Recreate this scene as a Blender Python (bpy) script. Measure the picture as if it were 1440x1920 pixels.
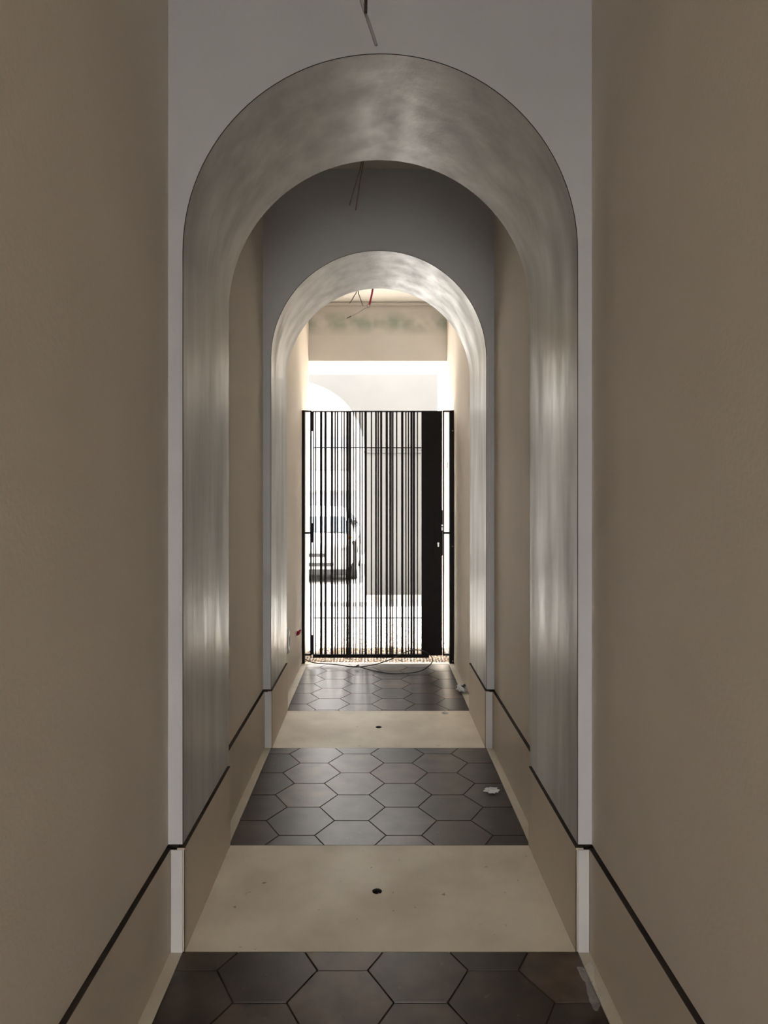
import bpy, bmesh, math, random
from mathutils import Vector, noise
random.seed(7)
for o in list(bpy.data.objects): bpy.data.objects.remove(o)
S = bpy.context.scene; C = S.collection

# ---------------------------------------------------------------- camera, light, exposure
F = 1250.0; H = 1.37; VX, VY = 706.4, 943.0; FH = F*H
cam = bpy.data.cameras.new('camera'); co = bpy.data.objects.new('camera', cam); C.objects.link(co)
cam.sensor_fit = 'HORIZONTAL'; cam.sensor_width = 36; cam.lens = F/1440*36
cam.shift_x = (720-VX)/1440; cam.shift_y = -(960-VY)/1440
cam.clip_start = .02; cam.clip_end = 200
co.location = (0, 0, H); co.rotation_euler = (math.pi/2, 0, 0); S.camera = co

W = bpy.data.worlds.new('sky'); S.world = W; W.use_nodes = True
bg = W.node_tree.nodes['Background']
bg.inputs[0].default_value = (1.0, 0.965, 0.92, 1); bg.inputs[1].default_value = 7.0
BACK_Y = -3.6
sun = bpy.data.lights.new('sun', 'SUN'); sun.energy = 36; sun.angle = .01; sun.color = (1, .98, .95)
so = bpy.data.objects.new('sun', sun); C.objects.link(so)
so.rotation_euler = Vector((.16, -.20, -1.0)).to_track_quat('-Z', 'Y').to_euler()
S.view_settings.view_transform = 'Standard'; S.view_settings.look = 'None'
S.view_settings.gamma = 1; S.view_settings.use_curve_mapping = False
S.view_settings.exposure = 0.87

def gy(py): return FH/(py-VY)                        # depth of a floor point seen at this image row
def P(px, py, d): return Vector(((px-VX)*d/F, d, H-(py-VY)*d/F))

# ---------------------------------------------------------------- materials
def srgb(r, g, b):
    f = lambda c: ((c/255+.055)/1.055)**2.4 if c/255 > .04045 else c/255/12.92
    return (f(r), f(g), f(b), 1)
def mat(name, c1, c2=None, scale=3.0, rough=.6, rvar=0.0, bump=0.0, bscale=60, stretch=(1,1,1), spec=.5, metal=0, detail=6, attr=None, lo=.35, hi=.65, speck=0, sscale=45, sth=.70):
    m = bpy.data.materials.new(name); m.use_nodes = True; nt = m.node_tree; N = nt.nodes; L = nt.links
    b = N['Principled BSDF']; b.inputs['Roughness'].default_value = rough; b.inputs['Metallic'].default_value = metal
    b.inputs['Specular IOR Level'].default_value = spec
    b.inputs['Base Color'].default_value = c1
    tc = N.new('ShaderNodeTexCoord'); mp = N.new('ShaderNodeMapping'); mp.inputs['Scale'].default_value = stretch
    L.new(tc.outputs['Object'], mp.inputs[0])
    nz = N.new('ShaderNodeTexNoise'); nz.inputs['Scale'].default_value = scale; nz.inputs['Detail'].default_value = detail
    L.new(mp.outputs[0], nz.inputs['Vector'])
    cr = N.new('ShaderNodeMapRange'); cr.inputs[1].default_value = lo; cr.inputs[2].default_value = hi
    L.new(nz.outputs['Fac'], cr.inputs[0])
    if c2:
        mx = N.new('ShaderNodeMix'); mx.data_type = 'RGBA'; mx.inputs[6].default_value = c1; mx.inputs[7].default_value = c2
        L.new(cr.outputs[0], mx.inputs[0]); out = mx.outputs[2]
        if attr:
            at = N.new('ShaderNodeAttribute'); at.attribute_name = attr
            ml = N.new('ShaderNodeMix'); ml.data_type = 'RGBA'; ml.blend_type = 'MULTIPLY'; ml.inputs[0].default_value = 1
            L.new(out, ml.inputs[6]); L.new(at.outputs['Color'], ml.inputs[7]); out = ml.outputs[2]
        if speck:        # dirt: small scattered dark marks
            n3 = N.new('ShaderNodeTexNoise'); n3.inputs['Scale'].default_value = sscale; n3.inputs['Detail'].default_value = 3
            L.new(mp.outputs[0], n3.inputs['Vector'])
            r3 = N.new('ShaderNodeMapRange'); r3.inputs[1].default_value = sth; r3.inputs[2].default_value = sth+.05; r3.inputs[4].default_value = speck
            L.new(n3.outputs['Fac'], r3.inputs[0])
            m3 = N.new('ShaderNodeMix'); m3.data_type = 'RGBA'; m3.inputs[7].default_value = (.10, .075, .055, 1)
            L.new(r3.outputs[0], m3.inputs[0]); L.new(out, m3.inputs[6]); out = m3.outputs[2]
        L.new(out, b.inputs['Base Color'])
    if rvar:
        rr = N.new('ShaderNodeMapRange'); rr.inputs[1].default_value = .3; rr.inputs[2].default_value = .7
        rr.inputs[3].default_value = rough-rvar; rr.inputs[4].default_value = rough+rvar
        L.new(nz.outputs['Fac'], rr.inputs[0]); L.new(rr.outputs[0], b.inputs['Roughness'])
    if bump:
        n2 = N.new('ShaderNodeTexNoise'); n2.inputs['Scale'].default_value = bscale; n2.inputs['Detail'].default_value = 4
        L.new(mp.outputs[0], n2.inputs['Vector'])
        bp = N.new('ShaderNodeBump'); bp.inputs['Strength'].default_value = bump; bp.inputs['Distance'].default_value = .01
        L.new(n2.outputs['Fac'], bp.inputs['Height']); L.new(bp.outputs[0], b.inputs['Normal'])
    return m
M = {}
M['wall'] = mat('beige_plaster', (.78,.71,.62,1), (.73,.66,.57,1), 1.6, .75, bump=.12, bscale=90, spec=.35)
M['white'] = mat('white_plaster', (.62,.63,.65,1), (.58,.585,.61,1), 2.2, .6, bump=.08, bscale=60, spec=.4)
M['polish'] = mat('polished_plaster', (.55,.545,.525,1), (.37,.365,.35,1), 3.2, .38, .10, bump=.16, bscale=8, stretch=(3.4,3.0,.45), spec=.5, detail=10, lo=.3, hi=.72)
M['base'] = mat('base_board', (.70,.62,.52,1), (.66,.58,.48,1), 2.5, .6, spec=.4)
M['basewhite'] = mat('white_base_cap', (.66,.65,.65,1), (.60,.59,.60,1), 4, .55)
M['dark'] = mat('dirt_and_shadow', (.05,.038,.03,1), (.03,.022,.018,1), 20, .9)  # groove and ledge dirt; also the dark stand-in for arris shadow
M['ceil'] = mat('ceiling_plaster', (.74,.71,.66,1), (.68,.65,.60,1), 2, .8)
M['slab'] = mat('stone_slab', speck=.6, sscale=28, sth=.70, c1=(.90,.82,.675,1), c2=(.72,.64,.51,1), scale=3.4, rough=.50, rvar=.06, bump=.03, bscale=40, spec=.4)
M['strip'] = mat('edge_strip', (.76,.70,.59,1), (.68,.62,.51,1), 6, .6)
M['tile'] = mat('clay_tile', (.135,.088,.064,1), (.042,.028,.021,1), 9, .32, .0, bump=.012, bscale=25, detail=5, lo=.30, hi=.70, attr='tint', spec=.45, speck=.7, sscale=38, sth=.68)
M['grout'] = mat('grout', (.07,.06,.05,1), (.05,.04,.035,1), 30, .9)
M['metal'] = mat('black_metal', (.006,.004,.005,1), (.009,.006,.006,1), 12, .5, spec=.18)
M['steel'] = mat('steel', (.6,.6,.6,1), (.5,.5,.5,1), 20, .3, metal=1)
M['pebble'] = mat('pebble', (.56,.52,.36,1), (.30,.27,.18,1), 14, .7, lo=.4, hi=.6, attr='tint')
M['ground'] = mat('pale_ground', (.46,.445,.42,1), (.38,.365,.345,1), 1.5, .85, bump=.1)
M['shaded_ground'] = mat('shaded_ground', (.20,.20,.20,1), (.16,.16,.16,1), 6, .9)  # dark colour stands in for shade on the unseen ground behind
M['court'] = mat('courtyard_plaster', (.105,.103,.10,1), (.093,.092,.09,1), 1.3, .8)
M['facade'] = mat('facade_render', (.50,.495,.48,1), (.45,.445,.43,1), .8, .85)
M['brown'] = mat('brown_render', (.40,.37,.34,1), (.34,.31,.29,1), 3, .85)
M['pane'] = mat('pane_glass', (.04,.05,.065,1), (.03,.04,.055,1), 2, .35, spec=.05)
M['farpane'] = mat('far_glass', (.27,.285,.31,1), (.24,.25,.28,1), 2, .5, spec=.2)
M['cable'] = mat('black_cable', (.03,.025,.022,1), (.02,.018,.016,1), 40, .5)
M['greycable'] = mat('grey_conduit', (.34,.34,.34,1), (.29,.29,.29,1), 40, .5)
M['brownwire'] = mat('brown_wire', (.27,.22,.17,1), (.22,.18,.14,1), 40, .5)
M['red'] = mat('red_conduit', (.62,.05,.12,1), (.52,.04,.10,1), 40, .5)
M['paper'] = mat('white_scrap', (.85,.85,.85,1), (.72,.74,.76,1), 40, .5)
M['carpaint'] = mat('white_car_paint', (.45,.44,.43,1), (.43,.42,.41,1), 2, .3)
M['rubber'] = mat('tyre_rubber', (.02,.02,.022,1), (.015,.015,.016,1), 20, .8)
M['amber'] = mat('amber_lens', (.9,.35,.03,1), (.8,.28,.02,1), 20, .2)
M['lens'] = mat('headlamp_lens', (.25,.26,.27,1), (.12,.12,.13,1), 30, .15)
# beam plaster with a greenish damp stain
def stain():
    m = mat('stained_plaster', (.74,.715,.68,1), (.68,.65,.61,1), 2, .7)
    nt = m.node_tree; N = nt.nodes; L = nt.links; b = N['Principled BSDF']
    src = b.inputs['Base Color'].links[0].from_socket
    tc = N.new('ShaderNodeTexCoord'); sx = N.new('ShaderNodeSeparateXYZ'); L.new(tc.outputs['Object'], sx.inputs[0])
    mr = N.new('ShaderNodeMath'); mr.operation = 'SUBTRACT'; mr.inputs[1].default_value = 3.06; L.new(sx.outputs[2], mr.inputs[0])
    ab = N.new('ShaderNodeMath'); ab.operation = 'ABSOLUTE'; L.new(mr.outputs[0], ab.inputs[0])
    m2 = N.new('ShaderNodeMapRange'); m2.inputs[1].default_value = .13; m2.inputs[2].default_value = .02; L.new(ab.outputs[0], m2.inputs[0])
    nz = N.new('ShaderNodeTexNoise'); nz.inputs['Scale'].default_value = 5; L.new(tc.outputs['Object'], nz.inputs['Vector'])
    m3 = N.new('ShaderNodeMapRange'); m3.inputs[1].default_value = .35; m3.inputs[2].default_value = .6; L.new(nz.outputs['Fac'], m3.inputs[0])
    mu = N.new('ShaderNodeMath'); mu.operation = 'MULTIPLY'; L.new(m2.outputs[0], mu.inputs[0]); L.new(m3.outputs[0], mu.inputs[1])
    mx = N.new('ShaderNodeMix'); mx.data_type = 'RGBA'; L.new(mu.outputs[0], mx.inputs[0]); L.new(src, mx.inputs[6])
    mx.inputs[7].default_value = (.38,.42,.36,1); L.new(mx.outputs[2], b.inputs['Base Color'])
    return m
M['stain'] = stain()
def film():
    m = bpy.data.materials.new('clear_film'); m.use_nodes = True; b = m.node_tree.nodes['Principled BSDF']
    b.inputs['Base Color'].default_value = (.8,.8,.8,1); b.inputs['Roughness'].default_value = .12; b.inputs['Alpha'].default_value = .22
    b.inputs['Specular IOR Level'].default_value = 1.0
    return m
M['film'] = film()

# ---------------------------------------------------------------- helpers
def box(bm, x0, x1, y0, y1, z0, z1, mi=0, bev=0):
    vs = [bm.verts.new((x, y, z)) for x in (x0, x1) for y in (y0, y1) for z in (z0, z1)]
    fs = [bm.faces.new([vs[i] for i in q]) for q in ((0,1,3,2),(4,6,7,5),(0,4,5,1),(2,3,7,6),(0,2,6,4),(1,5,7,3))]
    for f in fs: f.material_index = mi
    if bev:
        r = bmesh.ops.bevel(bm, geom=list({e for f in fs for e in f.edges}), offset=bev, segments=2, affect='EDGES')
        for f in r['faces']: f.material_index = mi
def obj(name, bm, mats, parent=None, smooth=False):
    me = bpy.data.meshes.new(name); bmesh.ops.recalc_face_normals(bm, faces=bm.faces[:]); bm.to_mesh(me); bm.free()
    if not isinstance(mats, (list, tuple)): mats = [mats]
    for m in mats: me.materials.append(M[m])
    if smooth:
        for p in me.polygons: p.use_smooth = True
    o = bpy.data.objects.new(name, me); C.objects.link(o)
    if parent: o.parent = parent; o.matrix_parent_inverse = parent.matrix_world.inverted()
    return o
def struct(name, bm, mats, smooth=False):
    o = obj(name, bm, mats, None, smooth); o['kind'] = 'structure'; return o
def empty(name, loc, label, cat, group=None):
    o = bpy.data.objects.new(name, None); C.objects.link(o); o.location = loc; o.empty_display_size = .05
    o['label'] = label; o['category'] = cat
    if group: o['group'] = group
    bpy.context.view_layer.update(); return o
def tag(o, label, cat, group=None):
    o['label'] = label; o['category'] = cat
    if group: o['group'] = group
    return o
def smoothpath(pts, n=6):
    pts = [Vector(p) for p in pts]; out = []
    for i in range(len(pts)-1):
        p0 = pts[max(i-1,0)]; p1 = pts[i]; p2 = pts[i+1]; p3 = pts[min(i+2, len(pts)-1)]
        for k in range(n):
            t = k/n
            out.append(.5*((2*p1)+(p2-p0)*t+(2*p0-5*p1+4*p2-p3)*t*t+(3*p1-p0-3*p2+p3)*t**3))
    out.append(pts[-1]); return out
def tube(bm, pts, r, seg=8, r2=None):
    pts = [Vector(p) for p in pts]; rings = []; n = len(pts)
    up = Vector((0, 1, .01)); d0 = (pts[1]-pts[0]).normalized()
    u = d0.cross(up)
    if u.length < .1: u = d0.cross(Vector((1, 0, 0)))
    u.normalize()
    for i, p in enumerate(pts):
        d = (pts[min(i+1,n-1)]-pts[max(i-1,0)]).normalized()
        u = (u-d*u.dot(d)).normalized(); v = d.cross(u)
        rr = r if r2 is None else r+(r2-r)*i/(n-1)
        rings.append([bm.verts.new(p+rr*(math.cos(a)*u+math.sin(a)*v)) for a in [2*math.pi*k/seg for k in range(seg)]])
    for a, b in zip(rings, rings[1:]):
        for k in range(seg): bm.faces.new((a[k], a[(k+1)%seg], b[(k+1)%seg], b[k]))
    bm.faces.new(rings[0][::-1]); bm.faces.new(rings[-1])
def prism(bm, poly, y0, y1, mi=0, side_mi=None):     # poly in (x, z), extruded in y
    a = [bm.verts.new((x, y0, z)) for x, z in poly]; b = [bm.verts.new((x, y1, z)) for x, z in poly]
    f = bm.faces.new(a); g = bm.faces.new(b[::-1]); f.material_index = g.material_index = mi
    n = len(poly); out = []
    for i in range(n):
        s = bm.faces.new((a[i], b[i], b[(i+1)%n], a[(i+1)%n])); s.material_index = mi if side_mi is None else side_mi(i); out.append(s)
    return f, g, out
def disc_y(bm, x, y, z, r, depth, seg=14):           # short cylinder along y
    tube(bm, [(x, y, z), (x, y-depth, z)], r, seg)

# ---------------------------------------------------------------- measures
XL, XR = -.637, .657                                  # corridor wall planes
IL, IR = -.592, .6135                                 # inner jambs of the arches
A1 = (gy(1784), gy(1585)); A2 = (gy(1402), gy(1333))  # the two arch walls, front and back
YEND = gy(1242); YB0, YB1, YR = 6.24, 6.90, 7.2
BH, BT = .316, .327; CEIL = 3.24
YC = gy(1122)                                         # courtyard wall
YG = gy(1243)-.02                                     # gate

# ---------------------------------------------------------------- walls
bm = bmesh.new()
box(bm, XL-.35, XL, BACK_Y, A2[1], BT, CEIL, 0); box(bm, XL-.35, XL-.02, BACK_Y, A2[1], -.05, BT, 1)
box(bm, XL-.35, XL, A2[1], YB0, .012, CEIL, 0); box(bm, XL-.35, XL-.012, A2[1], YB0, -.05, .012, 1)
struct('wall_left', bm, ['wall', 'dark'])
bm = bmesh.new()
box(bm, XR, XR+.35, BACK_Y, A2[1], BT, CEIL, 0); box(bm, XR+.02, XR+.35, BACK_Y, A2[1], -.05, BT, 1)
box(bm, XR, XR+.35, A2[1], YR, .012, CEIL, 0); box(bm, XR+.012, XR+.35, A2[1], YR, -.05, .012, 1)
struct('wall_right', bm, ['wall', 'dark'])
bm = bmesh.new(); box(bm, XL-.35, XR+.35, BACK_Y, YB1, CEIL, CEIL+.3); struct('ceiling', bm, 'ceil')

def arch_wall(name, y0, y1, rise0):
    cx = (IL+IR)/2; r = (IR-IL)/2; sp = rise0-r
    n = 56; arc = [(cx-r*math.cos(math.pi*k/n), sp+r*math.sin(math.pi*k/n)) for k in range(n+1)]
    poly = [(XL-.01, BT), (IL, BT)]+arc+[(IR, BT), (XR+.01, BT), (XR+.01, CEIL+.01), (XL-.01, CEIL+.01)]
    bm = bmesh.new()
    f, g, sides = prism(bm, poly, y0, y1, 0, lambda i: 1 if 1 <= i <= n+2 else 0)
    for s in sides[2:n+2]: s.smooth = True
    for e in list(f.edges)+list(g.edges): e.smooth = False
    for a, b in ((XL-.01, IL-.02), (IR+.02, XR+.01)): box(bm, a, b, y0+.02, y1-.02, BH-.02, BT+.01, 2)
    o = struct(name, bm, ['white', 'polish', 'dark'])
    # thin dark tube standing in for the shadow line along the front arris
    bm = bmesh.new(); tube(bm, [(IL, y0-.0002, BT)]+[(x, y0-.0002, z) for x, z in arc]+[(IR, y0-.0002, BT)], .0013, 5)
    return bm
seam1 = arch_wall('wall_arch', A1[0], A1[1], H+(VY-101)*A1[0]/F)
struct('shadow_seam_1', seam1, 'dark')
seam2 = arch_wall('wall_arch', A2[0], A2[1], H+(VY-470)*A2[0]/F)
struct('shadow_seam_2', seam2, 'dark')

# baseboards: along the corridor walls and round the feet of the piers
def baseboard(name, side):
    X = XL if side < 0 else XR; I = IL if side < 0 else IR
    xs = lambda a, b: (min(a, b), max(a, b))
    p = .009*-side
    bm = bmesh.new()
    for (a, b) in ((BACK_Y, A1[0]-.004), (A1[1]+.004, A2[0]-.004)):
        box(bm, *xs(X-.021*-side, X+p), a, b, 0, BH, 0, .0015)
    for y0, y1 in (A1, A2):
        box(bm, *xs(I-.018*-side, I+.006*-side), y0-.002, y1+.003, 0, BH, 0, .0015)     # jamb board
        box(bm, *xs(X+p-.0*side, I-.0195*-side+.02*-side), y0-.007, y0-.0025, 0, BH-.003, 1, .001)   # white front cap
        box(bm, *xs(X-.02*-side, I-.0195*-side), y0-.0015, y1-.001, 0, BH-.01, 2)
    for (a, b) in ((BACK_Y, A1[0]-.004), (A1[1]+.004, A2[0]-.004)):
        box(bm, *xs(X-.02*-side, X+p-.0006*-side), a, b, BH-.003, BH+.0015, 2)
    for y0, y1 in (A1, A2): box(bm, *xs(I-.017*-side, I+.0055*-side), y0, y1, BH-.003, BH+.001, 2)
    return struct(name, bm, ['base', 'basewhite', 'dark'])
baseboard('baseboard_left', -1); baseboard('baseboard_right', 1)
bm = bmesh.new()
for X, I, s in ((XL, IL, 1), (XR, IR, -1)):
    for y0, _ in (A1, A2):
        for xx in (X+.009*s, I+.0065*s): tube(bm, [(xx, y0-.007, 0), (xx, y0-.007, BH-.002)], .0013, 5)
struct('shadow_seam_3', bm, 'dark')  # dark tubes carry the painted shadow seams and corner joints down the base

# beam at the far end
bm = bmesh.new(); box(bm, XL-.35, XR+.02, YB0, YB1, H+266*YB0/F, CEIL)
struct('wall_header', bm, 'stain')
bm = bmesh.new(); box(bm, XL, XR, YB0-.05, YB0, CEIL-.025, CEIL, 0, .01); struct('trim_4', bm, 'ceil')

# unseen wall added behind the camera, its opening sized to set the daylight
bm = bmesh.new(); box(bm, XL-.35, XR+.35, BACK_Y-.25, BACK_Y, 2.13, CEIL+.3)
struct('wall_unseen_back', bm, 'wall')

# ---------------------------------------------------------------- floor
def slab(name, y0, y1, hx, hy, hr):
    bm = bmesh.new(); n = 24
    out = [bm.verts.new(v) for v in ((IL+.006, y0, 0), (IR-.006, y0, 0), (IR-.006, y1, 0), (IL+.006, y1, 0))]
    inn = [bm.verts.new((hx+hr*math.cos(2*math.pi*k/n), hy+hr*math.sin(2*math.pi*k/n), 0)) for k in range(n)]
    e = [bm.edges.new((out[i], out[(i+1)%4])) for i in range(4)]+[bm.edges.new((inn[i], inn[(i+1)%n])) for i in range(n)]
    bmesh.ops.triangle_fill(bm, edges=e, use_beauty=True)
    low = [bm.verts.new((v.co.x, v.co.y, -.05)) for v in inn]
    for i in range(n):
        f = bm.faces.new((inn[i], inn[(i+1)%n], low[(i+1)%n], low[i])); f.material_index = 1
    f = bm.faces.new(low); f.material_index = 1
    lo = [bm.verts.new((v.co.x, v.co.y, -.04)) for v in out]
    for i in range(4): bm.faces.new((out[i], out[(i+1)%4], lo[(i+1)%4], lo[i]))
    return struct(name, bm, ['slab', 'dark'])
h1 = P(707, 1671, gy(1671)); h2 = P(710, 1363.5, gy(1363.5))
slab('floor', A1[0], A1[1], h1.x, h1.y, .0175); slab('floor', A2[0], A2[1], h2.x, h2.y, .019)
bm = bmesh.new(); box(bm, IL-.04, IR+.04, YEND-.06, YEND+.005, -.05, 0, 0, .003); struct('floor', bm, 'strip')
bm = bmesh.new()
for s, X, I in ((1, XL, IL), (-1, XR, IR)):
    for a, b in ((BACK_Y, A1[0]-.008), (A1[1], A2[0]-.008), (A2[1], YEND-.06)):
        x = sorted((X-.02*s, I+.0*s)); box(bm, x[0], x[1], a, b, -.04, .001, 0)
struct('floor', bm, 'strip')

def clip(poly, x0, x1, y0, y1):
    for ax, v, s in ((0, x0, 1), (0, x1, -1), (1, y0, 1), (1, y1, -1)):
        out = []
        for i in range(len(poly)):
            a, b = poly[i], poly[(i+1) % len(poly)]
            da, db = s*(a[ax]-v), s*(b[ax]-v)
            if da >= 0: out.append(a)
            if da*db < 0:
                t = da/(da-db); out.append((a[0]+(b[0]-a[0])*t, a[1]+(b[1]-a[1])*t))
        poly = out
        if len(poly) < 3: return []
    return poly
FL, SP = .2548, .2207; R = FL/math.sqrt(3); RX = SP/1.5
def tiles(y0, y1, colx, edge):      # colx: a column's centre; edge: depth of one of its cross joints
    bm = bmesh.new(); tint = bm.loops.layers.color.new('tint')
    box(bm, IL, IR, y0, y1, -.04, -.003, 1)
    for i in range(-5, 6):
        cx = colx+i*SP; off = edge+FL/2+(FL/2 if i % 2 else 0)
        k0 = int((y0-off)/FL)-2; k1 = int((y1-off)/FL)+2
        for k in range(k0, k1+1):
            cy = off+k*FL
            def hexa(g): 
                return clip([(cx+(RX-g*1.1)*dx, cy+(FL/2-g)*dy) for dx, dy in ((-1,0),(-.5,-1),(.5,-1),(1,0),(.5,1),(-.5,1))], IL+.0005+g-.0014, IR-.0005-g+.0014, y0+.001+g-.0014, y1-.001-g+.0014)
            lo, hi = hexa(.0014), hexa(.003)
            c = random.choice([(1,1,1), (.90,.91,.88), (1.05,1,.96), (.84,.85,.80), (1.1,.88,.78), (.95,.98,.93)])
            v = random.uniform(.62, 1.12); col = (min(1,c[0]*v*.9), min(1,c[1]*v*.9), min(1,c[2]*v*.9), 1)
            if len(hi) < 3: continue
            th = [bm.verts.new((x, y, 0)) for x, y in hi]; fs = [bm.faces.new(th)]
            if len(lo) == len(hi):
                tl = [bm.verts.new((x, y, -.003)) for x, y in lo]
                fs += [bm.faces.new((tl[j], tl[(j+1)%len(lo)], th[(j+1)%len(lo)], th[j])) for j in range(len(lo))]
            for f in fs:
                for l in f.loops: l[tint] = col
    return struct('floor_tiles', bm, ['tile', 'grout'])
tiles(BACK_Y, A1[0], -.100, 1.954)
tiles(A1[1], A2[0], -.109, 2.875)
tiles(A2[1], YEND-.06, -.109, 4.669+FL/2)

# things in the floor sockets
for h, r, lab in ((h1, .0175, 'dark round floor socket hole in the nearer beige floor slab'), (h2, .019, 'dark round floor socket hole in the farther beige floor slab')):
    e = empty('floor_socket', (h.x, h.y, -.02), lab, 'floor socket', 'sunken floor sockets')
    bm = bmesh.new(); n = 20
    a = [[bm.verts.new((h.x+q*math.cos(2*math.pi*k/n), h.y+q*math.sin(2*math.pi*k/n), z)) for k in range(n)] for q, z in ((r*.99, -.003), (r*.86, -.003), (r*.86, -.03), (r*.99, -.03))]
    for i in range(4):
        for k in range(n): bm.faces.new((a[i][k], a[i][(k+1)%n], a[(i+1)%4][(k+1)%n], a[(i+1)%4][k]))
    obj('ring', bm, 'cable', e, True)
    bm = bmesh.new(); tube(bm, smoothpath([(h.x-.004, h.y, -.048), (h.x, h.y+.004, -.02), (h.x+.006, h.y-.002, -.006), (h.x+.010, h.y-.006, -.010)]), .0022, 6)
    obj('wire', bm, 'steel', e, True)

# ---------------------------------------------------------------- outside ground, courtyard, street
bm = bmesh.new(); box(bm, -30, 30, YEND+.005, 60, -.3, -.012); struct('ground', bm, 'ground')
bm = bmesh.new(); box(bm, -30, 30, -30, YEND+.005, -.3, -.05); struct('ground', bm, 'shaded_ground')
bm = bmesh.new(); tint = bm.loops.layers.color.new('tint')
ico = bmesh.new(); bmesh.ops.create_icosphere(ico, subdivisions=1, radius=1)
iv = [v.co.copy() for v in ico.verts]; ifc = [[v.index for v in f.verts] for f in ico.faces]; ico.free()
def peb(x, y):
    r = random.uniform(.009, .017); a = random.random()*3.14; q = random.uniform(.65, 1)
    vs = [bm.verts.new((x+r*(c.x*math.cos(a)-q*c.y*math.sin(a)), y+r*(c.x*math.sin(a)+q*c.y*math.cos(a)), -.013+.6*r*c.z)) for c in iv]
    g = random.choice([1, 1, .8, .55]); w = random.uniform(.8, 1)
    for f in ifc:
        ff = bm.faces.new([vs[i] for i in f]); ff.smooth = True
        for l in ff.loops: l[tint] = (g, g*w, g*w*.95, 1)
y = YEND+.02
while y < 6.5:
    x = XL+.02
    while x < XR-.02: peb(x+random.uniform(-.005,.005), y+random.uniform(-.006,.006)); x += .027
    y += .024
for _ in range(900):
    yy = 6.5+random.random()**1.7*1.2; peb(random.uniform(XL+.02, XR-.02), yy)
o = obj('pebbles', bm, 'pebble'); tag(o, 'yellowish pebble paving running under and beyond the black gate', 'pebbles'); o['kind'] = 'stuff'

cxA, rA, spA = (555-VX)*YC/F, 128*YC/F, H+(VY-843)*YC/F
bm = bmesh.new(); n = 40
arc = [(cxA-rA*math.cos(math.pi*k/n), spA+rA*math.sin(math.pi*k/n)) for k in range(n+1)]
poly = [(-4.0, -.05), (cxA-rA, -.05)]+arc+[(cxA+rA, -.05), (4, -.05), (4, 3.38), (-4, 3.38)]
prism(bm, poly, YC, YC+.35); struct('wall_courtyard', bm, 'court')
bm = bmesh.new(); box(bm, cxA+rA-.015, 4, YC-.02, YC, spA-.05, spA-.02, 0, .004); struct('trim_5', bm, 'court')
bm = bmesh.new(); box(bm, cxA+rA, 4, YC-.025, YC, -.02, .05, 0, .004); struct('trim_6', bm, 'strip')
bm = bmesh.new(); box(bm, -4.3, -4, YB0, YC+.35, -.05, 3.4); struct('wall_courtyard', bm, 'court')
bm = bmesh.new(); box(bm, 4, 4.3, YB0, YC+.35, -.05, 3.4); struct('wall_courtyard', bm, 'court')
bm = bmesh.new(); box(bm, -4, XL-.35, YB0-.3, YB0, -.05, 3.4); box(bm, XR+.35, 4, YR-.3, YR, -.05, 3.4); struct('wall_courtyard', bm, 'court')

# building across the street
YF = 19.0
def FX(px, d=YF): return (px-VX)*d/F
def FZ(py, d=YF): return H-(py-VY)*d/F
b = empty('building', (FX(620), YF, 0), 'pale rendered building with dark openings across the street beyond the gate', 'building')
bm = bmesh.new(); box(bm, -9, 4, YF, YF+5, -.02, 5.2); obj('wall', bm, 'facade', b)
bm = bmesh.new(); box(bm, FX(545), FX(663), YF-.05, YF, FZ(881), FZ(806)); f = obj('window', bm, 'brown', b)
bm = bmesh.new(); box(bm, FX(550), FX(659), YF-.07, YF-.05, FZ(845), FZ(820)); obj('pane', bm, 'farpane', f)
bm = bmesh.new(); box(bm, FX(540), FX(670), YF-.5, YF-.052, FZ(920), FZ(884)); obj('awning', bm, 'facade', b)
bm = bmesh.new(); box(bm, FX(540), FX(660), YF-.04, YF, 0, FZ(925)); f = obj('door', bm, 'farpane', b)

# car
car_x = -.37-.87; cy0 = 11.45
car = empty('car', (car_x, cy0+2, 0), 'white car parked in the street, its front seen through the bars of the gate', 'car')
# (y, half width, z bottom, z belt, z top, half width at top)
secs = [(0, .62, .30, .60, .62, .58), (.08, .80, .22, .66, .70, .72), (.55, .86, .20, .72, .75, .74), (1.05, .87, .20, .78, .80, .74), (1.75, .87, .20, .84, 1.22, .62),
        (2.2, .87, .20, .86, 1.30, .60), (3.0, .87, .20, .86, 1.28, .59), (3.7, .85, .22, .88, .95, .66), (3.95, .74, .30, .80, .86, .60)]
bm = bmesh.new(); rings = []
for y, w, z0, zb, zt, wt in secs:
    prof = [(-w*.9, z0), (-w, z0+.12), (-w, zb-.06), (-w*.97, zb), (-wt, zt-.03), (-wt*.85, zt), (0, zt+.015), (wt*.85, zt), (wt, zt-.03), (w*.97, zb), (w, zb-.06), (w, z0+.12), (w*.9, z0)]
    rings.append([bm.verts.new((car_x+a, cy0+y, z)) for a, z in prof])
for a, c in zip(rings, rings[1:]):
    for k in range(len(a)): bm.faces.new((a[k], a[(k+1)%len(a)], c[(k+1)%len(a)], c[k]))
bm.faces.new(rings[0]); bm.faces.new(rings[-1])
obj('body', bm, 'carpaint', car, True)
def quad(pts, name, m, t=.012):
    bm = bmesh.new(); a = [bm.verts.new(p) for p in pts]; f = bm.faces.new(a)
    r = bmesh.ops.solidify(bm, geom=[f], thickness=t); return obj(name, bm, m, car)
quad([(car_x-.72, cy0+1.04, .825), (car_x+.72, cy0+1.04, .825), (car_x+.62, cy0+1.50, 1.11), (car_x-.62, cy0+1.50, 1.11)], 'windscreen', 'pane', .03)
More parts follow.
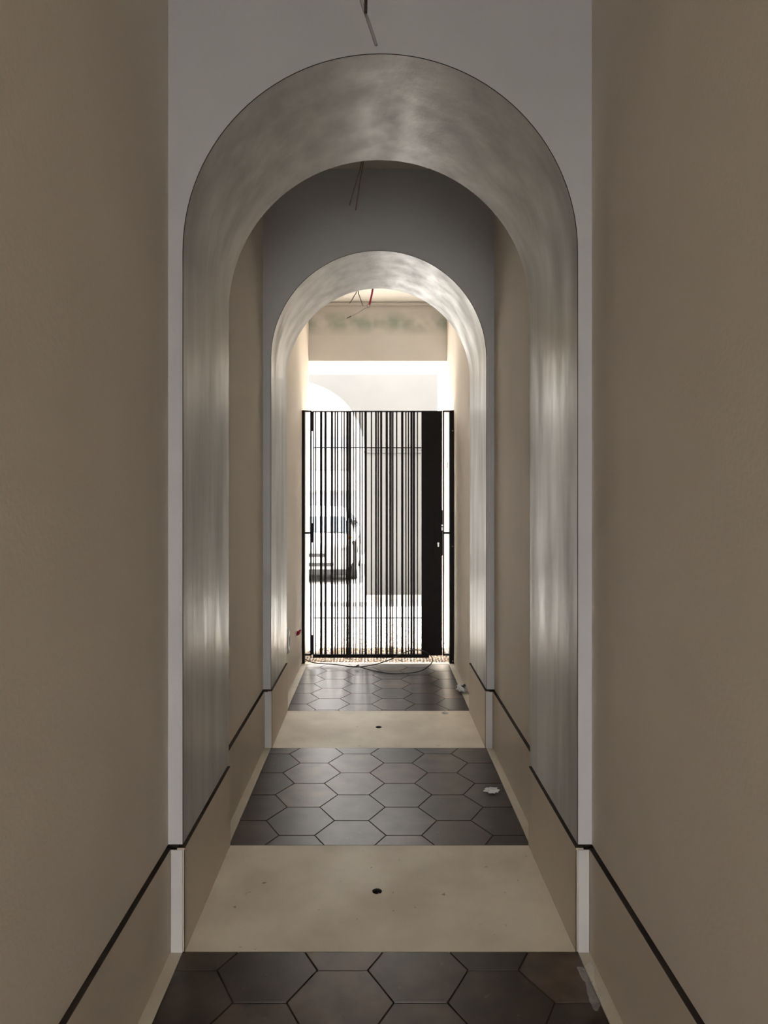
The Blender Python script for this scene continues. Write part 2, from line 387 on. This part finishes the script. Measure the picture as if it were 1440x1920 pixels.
for s in (-1, 1):
    quad([(car_x+s*.855, cy0+1.30, .90), (car_x+s*.855, cy0+3.3, .92), (car_x+s*.61, cy0+2.9, 1.27), (car_x+s*.62, cy0+1.85, 1.25)], 'side_window', 'pane', .03)
    bm = bmesh.new(); bmesh.ops.create_uvsphere(bm, u_segments=16, v_segments=8, radius=1)
    for v in bm.verts: v.co = Vector((car_x+s*.56+v.co.x*.17, cy0+.06+v.co.y*.06, .56+v.co.z*.055+v.co.x*s*.02))
    obj('headlamp', bm, 'lens', car, True)
    bm = bmesh.new(); box(bm, car_x+s*.77-.04, car_x+s*.77+.05, cy0+.10, cy0+.22, .73, .80, 0, .02); obj('indicator', bm, 'amber', car)
    bm = bmesh.new(); box(bm, car_x+s*.82-.05, car_x+s*.82+.05, cy0+1.25, cy0+1.32, .96, 1.04, 0, .02); obj('mirror', bm, 'rubber', car)
    bm = bmesh.new(); box(bm, min(car_x+s*.80, car_x+s*.885), max(car_x+s*.80, car_x+s*.885), cy0+.25, cy0+3.7, .19, .70, 0, .01); obj('dark_flank', bm, 'rubber', car)  # dark panel for black side plastic, standing in for the flank's shade too
    for yy in (.75, 3.2):
        bm = bmesh.new(); tube(bm, [(car_x+s*.68, cy0+yy, .29), (car_x+s*.885, cy0+yy, .29)], .30, 28); w = obj('wheel', bm, 'rubber', car)
        bm = bmesh.new(); tube(bm, [(car_x+s*.87, cy0+yy, .29), (car_x+s*.893, cy0+yy, .29)], .18, 20); obj('hubcap', bm, 'steel', w)
bm = bmesh.new(); box(bm, car_x-.36, car_x+.36, cy0-.012, cy0+.04, .44, .50, 0, .01); obj('grille', bm, 'rubber', car)
bm = bmesh.new(); box(bm, car_x-.50, car_x+.50, cy0-.015, cy0+.06, .28, .34, 0, .01); obj('air_intake', bm, 'rubber', car)
bm = bmesh.new(); box(bm, car_x-.78, car_x+.78, cy0+.07, cy0+3.8, .12, .24, 0, .02); obj('underbody', bm, 'rubber', car)

# ---------------------------------------------------------------- gate
gx = lambda px: (px-VX)*YG/F
gz = lambda py: H-(py-VY)*YG/F
def gb(bm, px0, px1, py0, py1, d0, d1, bev=0): box(bm, gx(px0), gx(px1), YG+d0, YG+d1, gz(py1), gz(py0), 0, bev)
for s, (a, b_, c, d) in ((-1, (561, 571.6, 581.3, 584.1)), (1, (842.6, 853, 830.3, 832.9))):
    fr = empty('metal_post', (gx((a+b_)/2), YG, 0), 'black metal post on the %s wall, at the %s side of the gate' % (('left', 'hinge') if s < 0 else ('right', 'lock')), 'post')
    bm = bmesh.new(); gb(bm, a, b_, 769.5, 1244, -.01, .05, .002); post = obj('post', bm, 'metal', fr)
    sx = 565.5 if s < 0 else 848.6
    for py in (808, 1024.5, 1239):
        bm = bmesh.new(); disc_y(bm, gx(sx), YG-.009, gz(py), .0055, .004); obj('bolt', bm, 'greycable', post, True)
    bm = bmesh.new(); gb(bm, c, d, 770, 1229, .0, .03); obj('stile', bm, 'metal', fr)
    i0, i1 = (571, 583) if s < 0 else (831, 843)
    for y0, y1 in ((769.3, 772.2), (997.8, 1001.2), (1226.3, 1229.5)):
        bm = bmesh.new(); gb(bm, i0, i1, y0, y1, .0, .03); obj('rail', bm, 'metal', fr)
    if s < 0:
        for y0, y1 in ((771, 808), (981, 1017.5), (1191, 1228)):
            bm = bmesh.new(); gb(bm, 583, 586.2, y0, y1, .005, .025, .001); obj('hinge', bm, 'metal', fr)

g = empty('gate', (gx(707), YG+.02, gz(1233)), 'tall black metal gate of uneven vertical bars closing the corridor', 'gate')
bm = bmesh.new(); gb(bm, 586.3, 829.5, 770, 772.4, .003, .03); obj('top_rail', bm, 'metal', g)
bm = bmesh.new(); gb(bm, 586.5, 804.5, 1227, 1233.5, .0, .035, .001); obj('bottom_rail', bm, 'metal', g)
bars = [(586.6,588), (590.6,592.2), (600,604), (608.2,609.9), (610.6,612), (620.3,622), (622.6,624.2), (627.2,629.4), (631.7,633.7), (639.5,641.3), (644.2,646.4),
        (649.2,653.4), (654.2,655.9), (656.6,658.2), (661.9,663.5), (666.3,667.9), (674,675.7), (678.2,680), (683.5,685.2), (685.8,687.5), (695.7,697.5),
        (703.6,706.4), (708.2,710.3), (713,716.4), (723.3,727), (730.2,732.8), (733.6,734.6), (735.5,737.7), (742.8,744.8), (752.4,756.3), (760.2,762), (765,766.8),
        (769.8,773.4), (774.5,778), (781.9,783.6)]
for i, (a, c) in enumerate(bars):
    a -= .3; c += .3
    bm = bmesh.new(); gb(bm, a, c, 771.5, 1228, .006, .022); obj('bar', bm, 'metal', g)
for py in (839.2, 1159.6):
    bm = bmesh.new(); gb(bm, 586.6, 791, py-.9, py+.9, .022, .028); obj('cross_wire', bm, 'metal', g)
bm = bmesh.new(); gb(bm, 790.2, 829, 770.5, 1229, -.004, .036, .0015); pn = obj('lock_panel', bm, 'metal', g)
bm = bmesh.new(); gb(bm, 815, 829.5, 956, 1042, -.012, -.003, .002); lk = obj('lock_case', bm, 'metal', g)
bm = bmesh.new(); disc_y(bm, gx(821.5), YG-.011, gz(1018.6), .0085, .006); gb(bm, 820.3, 822.9, 1018, 1025, -.016, -.011, .001)
obj('keyhole', bm, 'steel', lk)
bm = bmesh.new(); gb(bm, 827.5, 830.2, 983.5, 986.5, -.016, .0); gb(bm, 827.5, 830.2, 988.5, 994.5, -.016, .0, .001); obj('latch', bm, 'steel', lk)

# ---------------------------------------------------------------- cables and small things
bm = bmesh.new()
pts = [P(573,1236,5.66), P(580,1240,5.62), P(594,1243.5,5.58), P(625,1245.5,5.55), P(650,1249,5.50), P(672,1250.5,5.50), P(700,1246.5,5.5), P(724,1239.5,5.50), P(750,1228,5.52),
       P(765,1221,5.52), P(782,1218.5,5.5), P(797,1221.5,5.48), P(808,1230,5.45), P(811,1238,5.43), P(806,1247,5.42), P(793,1256,5.39), P(775,1261,5.33), P(752,1263,5.32), P(728,1262.3,5.34), P(706,1258.5,5.40), P(690,1255,5.45), P(676,1251,5.50), P(664,1249.5,5.51)]
pts = [Vector((p.x, p.y, max(p.z, .006))) for p in pts]
c = empty('cable', pts[0], 'thin black cable looped on the floor at the foot of the gate', 'cable')
tube(bm, smoothpath(pts, 6), .0044, 6); obj('cord', bm, 'cable', c, True)
bm = bmesh.new(); k = P(671, 1250, 5.49); tube(bm, smoothpath([k+Vector((-.012,0,.004)), k+Vector((-.004,-.006,.012)), k+Vector((.008,0,.006)), k+Vector((.004,.008,.012)), k+Vector((-.008,.002,.0))], 5), .0045, 6)
obj('knot', bm, 'cable', c, True)

def hanging(name, pts, r, m, label, cat, group=None, n=6):
    bm = bmesh.new(); tube(bm, smoothpath(pts, n), r, 8); return tag(obj(name, bm, m, None, True), label, cat, group)
D0 = 1.50
hanging('conduit', [P(600,-620,D0), P(612,-420,D0), P(642,-130,D0), P(677,0,D0), P(691.5,42,D0), P(705.5,85,D0)], .0036, 'greycable',
        'grey conduit stub hanging nearest, at the very top of the picture', 'conduit')
bm = bmesh.new(); q = P(686, 0, D0-.03)
tube(bm, smoothpath([(q.x+.02, D0-.03, CEIL), (q.x+.006, D0-.03, 2.8), q, P(685.8,12,D0-.03)], 6), .0036, 8)
tube(bm, [P(685.8,12,D0-.03), P(685.6,22,D0-.03)], .0036, 8, .0008)
tag(obj('cable', bm, 'cable', None, True), 'black cable end hanging beside the nearest grey conduit', 'cable')
D1 = 3.2
hanging('wire', [(P(676,200,D1).x, D1, CEIL), P(678,300,D1), P(668,340,D1), P(655,385,D1)], .0032, 'brownwire', 'left one of the two thin wires hanging between the arches', 'wire', 'wires hanging between the arches')
hanging('wire', [(P(682,200,D1).x, D1+.02, CEIL), P(681,300,D1+.02), P(674,345,D1+.02), P(667,394,D1+.02)], .0032, 'brownwire', 'right one of the two thin wires hanging between the arches', 'wire', 'wires hanging between the arches')
D2 = 5.0
hanging('wire', [(P(670,480,D2).x, D2, CEIL), P(669,541,D2), P(664,555,D2), P(655.5,569,D2)], .0034, 'brownwire', 'short brown wire curling left beside the red conduit past the far arch', 'wire', 'wires by the red conduit')
hanging('wire', [(P(671,480,D2).x, D2+.02, CEIL), P(671,541,D2+.02), P(675,558,D2+.02), P(680.5,573,D2+.02)], .0034, 'brownwire', 'short brown wire bending right, between its twin and the red conduit', 'wire', 'wires by the red conduit')
rc = empty('red_conduit', (P(699,536,D2).x, D2, CEIL), 'red flexible conduit with a loose grey wire hanging past the far arch', 'conduit')
bm = bmesh.new(); tube(bm, smoothpath([(P(704,480,D2).x, D2, CEIL), P(702,510,D2), P(699.5,536,D2), P(697,553,D2), P(692.6,571,D2)], 6), .0072, 10); obj('sleeve', bm, 'red', rc, True)
bm = bmesh.new(); k = P(690.8, 573.5, D2)
tube(bm, smoothpath([k+Vector((.012*math.cos(a), 0, .011*math.sin(a))) for a in [x*.7 for x in range(-2, 8)]]+[P(683,579,D2), P(672,586,D2), P(657,593.5,D2)], 4), .0022, 6); obj('wire', bm, 'greycable', rc, True)
bm = bmesh.new(); tube(bm, [P(658,593,D2), P(650,597,D2)], .0045, 8, .002); obj('tip', bm, 'cable', rc, True)

def crumple(name, c, sx, sy, sz, m, seed, label, cat, parent=None, amp=.5):
    bm = bmesh.new(); bmesh.ops.create_icosphere(bm, subdivisions=3, radius=1)
    for v in bm.verts:
        d = 1+amp*noise.noise(v.co*2.2+Vector((seed, 0, 0)))+.3*amp*noise.noise(v.co*6+Vector((0, seed, 0)))
        v.co = Vector((c[0]+v.co.x*d*sx, c[1]+v.co.y*d*sy, c[2]+max(v.co.z*d, -.9)*sz))
    o = obj(name, bm, m, parent)
    return tag(o, label, cat) if label else o
p = P(922, 1483, gy(1486)); crumple('paper_scrap', (p.x, p.y, .010), .032, .020, .010, 'paper', 3, 'crumpled white scrap lying on the dark tiles between the two slabs', 'scrap', amp=.9)
p = P(835, 1335, gy(1338)); crumple('paper_scrap', (p.x, p.y, .006), .017, .012, .007, 'paper', 9, 'tiny white scrap at the back edge of the farther slab', 'scrap', amp=.9)
p = P(866, 1296, gy(1298)); e = empty('plastic_scrap', (p.x, p.y, 0), 'crumpled white plastic pipe end on the floor by the right wall near the gate', 'plastic scrap')
crumple('wrapper', (p.x, p.y, .028), .036, .030, .027, 'paper', 5, None, None, e, .8)
bm = bmesh.new(); tube(bm, [(p.x+.005, p.y, .04), (p.x+.022, p.y-.01, .046)], .017, 14); obj('opening', bm, 'cable', e, True)
bm = bmesh.new()
random.seed(4); nx, ny = 7, 26; grid = []
for j in range(ny):
    t = j/(ny-1); py = 1818+t*84; d = gy(py+4); row = []
    wv = .019*(1-.5*t)*(.7+.5*abs(math.sin(5*t+1))); cx = (1094-VX+t*24)*d/F+.004
    for i in range(nx):
        s = i/(nx-1)*2-1
        q = Vector((cx+s*wv, d, 0)); z = .012+.016*abs(noise.noise(q*70))+.007*noise.noise(q*160)+.012*max(0, s)
        row.append(bm.verts.new((q.x+.005*noise.noise(q*90+Vector((5,0,0))), q.y, max(.004, z))))
    grid.append(row)
for a, b_ in zip(grid, grid[1:]):
    for i in range(nx-1): bm.faces.new((a[i], a[i+1], b_[i+1], b_[i]))
tag(obj('plastic_wrapper', bm, 'film'), 'clear crinkled plastic wrapper on the dark tiles by the right baseboard in front', 'wrapper')

# socket box on the left wall just past the far arch
d = (XL)*F/(538.5-VX); z = H-(1203-VY)*d/F
e = empty('wall_socket', (XL, d, z), 'round white unfinished socket box in the left wall past the far arch', 'socket')
bm = bmesh.new(); n = 24
rg = [[bm.verts.new((XL+xx, d+(q+(.006*noise.noise(Vector((k*.8, 1, q*20)))))*math.cos(2*math.pi*k/n), z+1.15*q*math.sin(2*math.pi*k/n))) for k in range(n)] for q, xx in ((.078, .0005), (.068, .016), (.040, .018), (.034, .002))]
for a, b_ in zip(rg, rg[1:]):
    for k in range(n): bm.faces.new((a[k], a[(k+1)%n], b_[(k+1)%n], b_[k]))
obj('rim', bm, 'paper', e, True)
bm = bmesh.new(); tube(bm, [(XL+.0005, d, z), (XL+.006, d, z)], .035, 20); obj('opening', bm, 'cable', e)
d = 5.30; p = P(559, 1185, d)
e = empty('cable_end', (XL, d, p.z), 'small dark red cable end sticking out of the left wall beside the gate post', 'cable end')
bm = bmesh.new(); tube(bm, smoothpath([(XL-.005, d, p.z-.02), (XL+.012, d, p.z-.012), (XL+.018, d, p.z+.005)], 4), .013, 8); obj('sleeve', bm, 'red', e, True)
bm = bmesh.new(); tube(bm, [(XL+.018, d, p.z+.005), (XL+.034, d, p.z+.016)], .007, 8); obj('tip', bm, 'red', e, True)
d = XR*F/(839.8-VX); z = H-(873-VY)*d/F
bm = bmesh.new(); tube(bm, smoothpath([(XR-.004, d+.03*math.sin(a), z+.03*math.cos(a)) for a in [x*.8-2.4 for x in range(7)]]+[(XR-.005, d-.005, z-.05), (XR-.005, d, z-.15)], 4), .0025, 6)
tag(obj('wire_hook', bm, 'greycable', None, True), 'thin wire hook on the right wall seen through the gap beside the gate', 'hook')
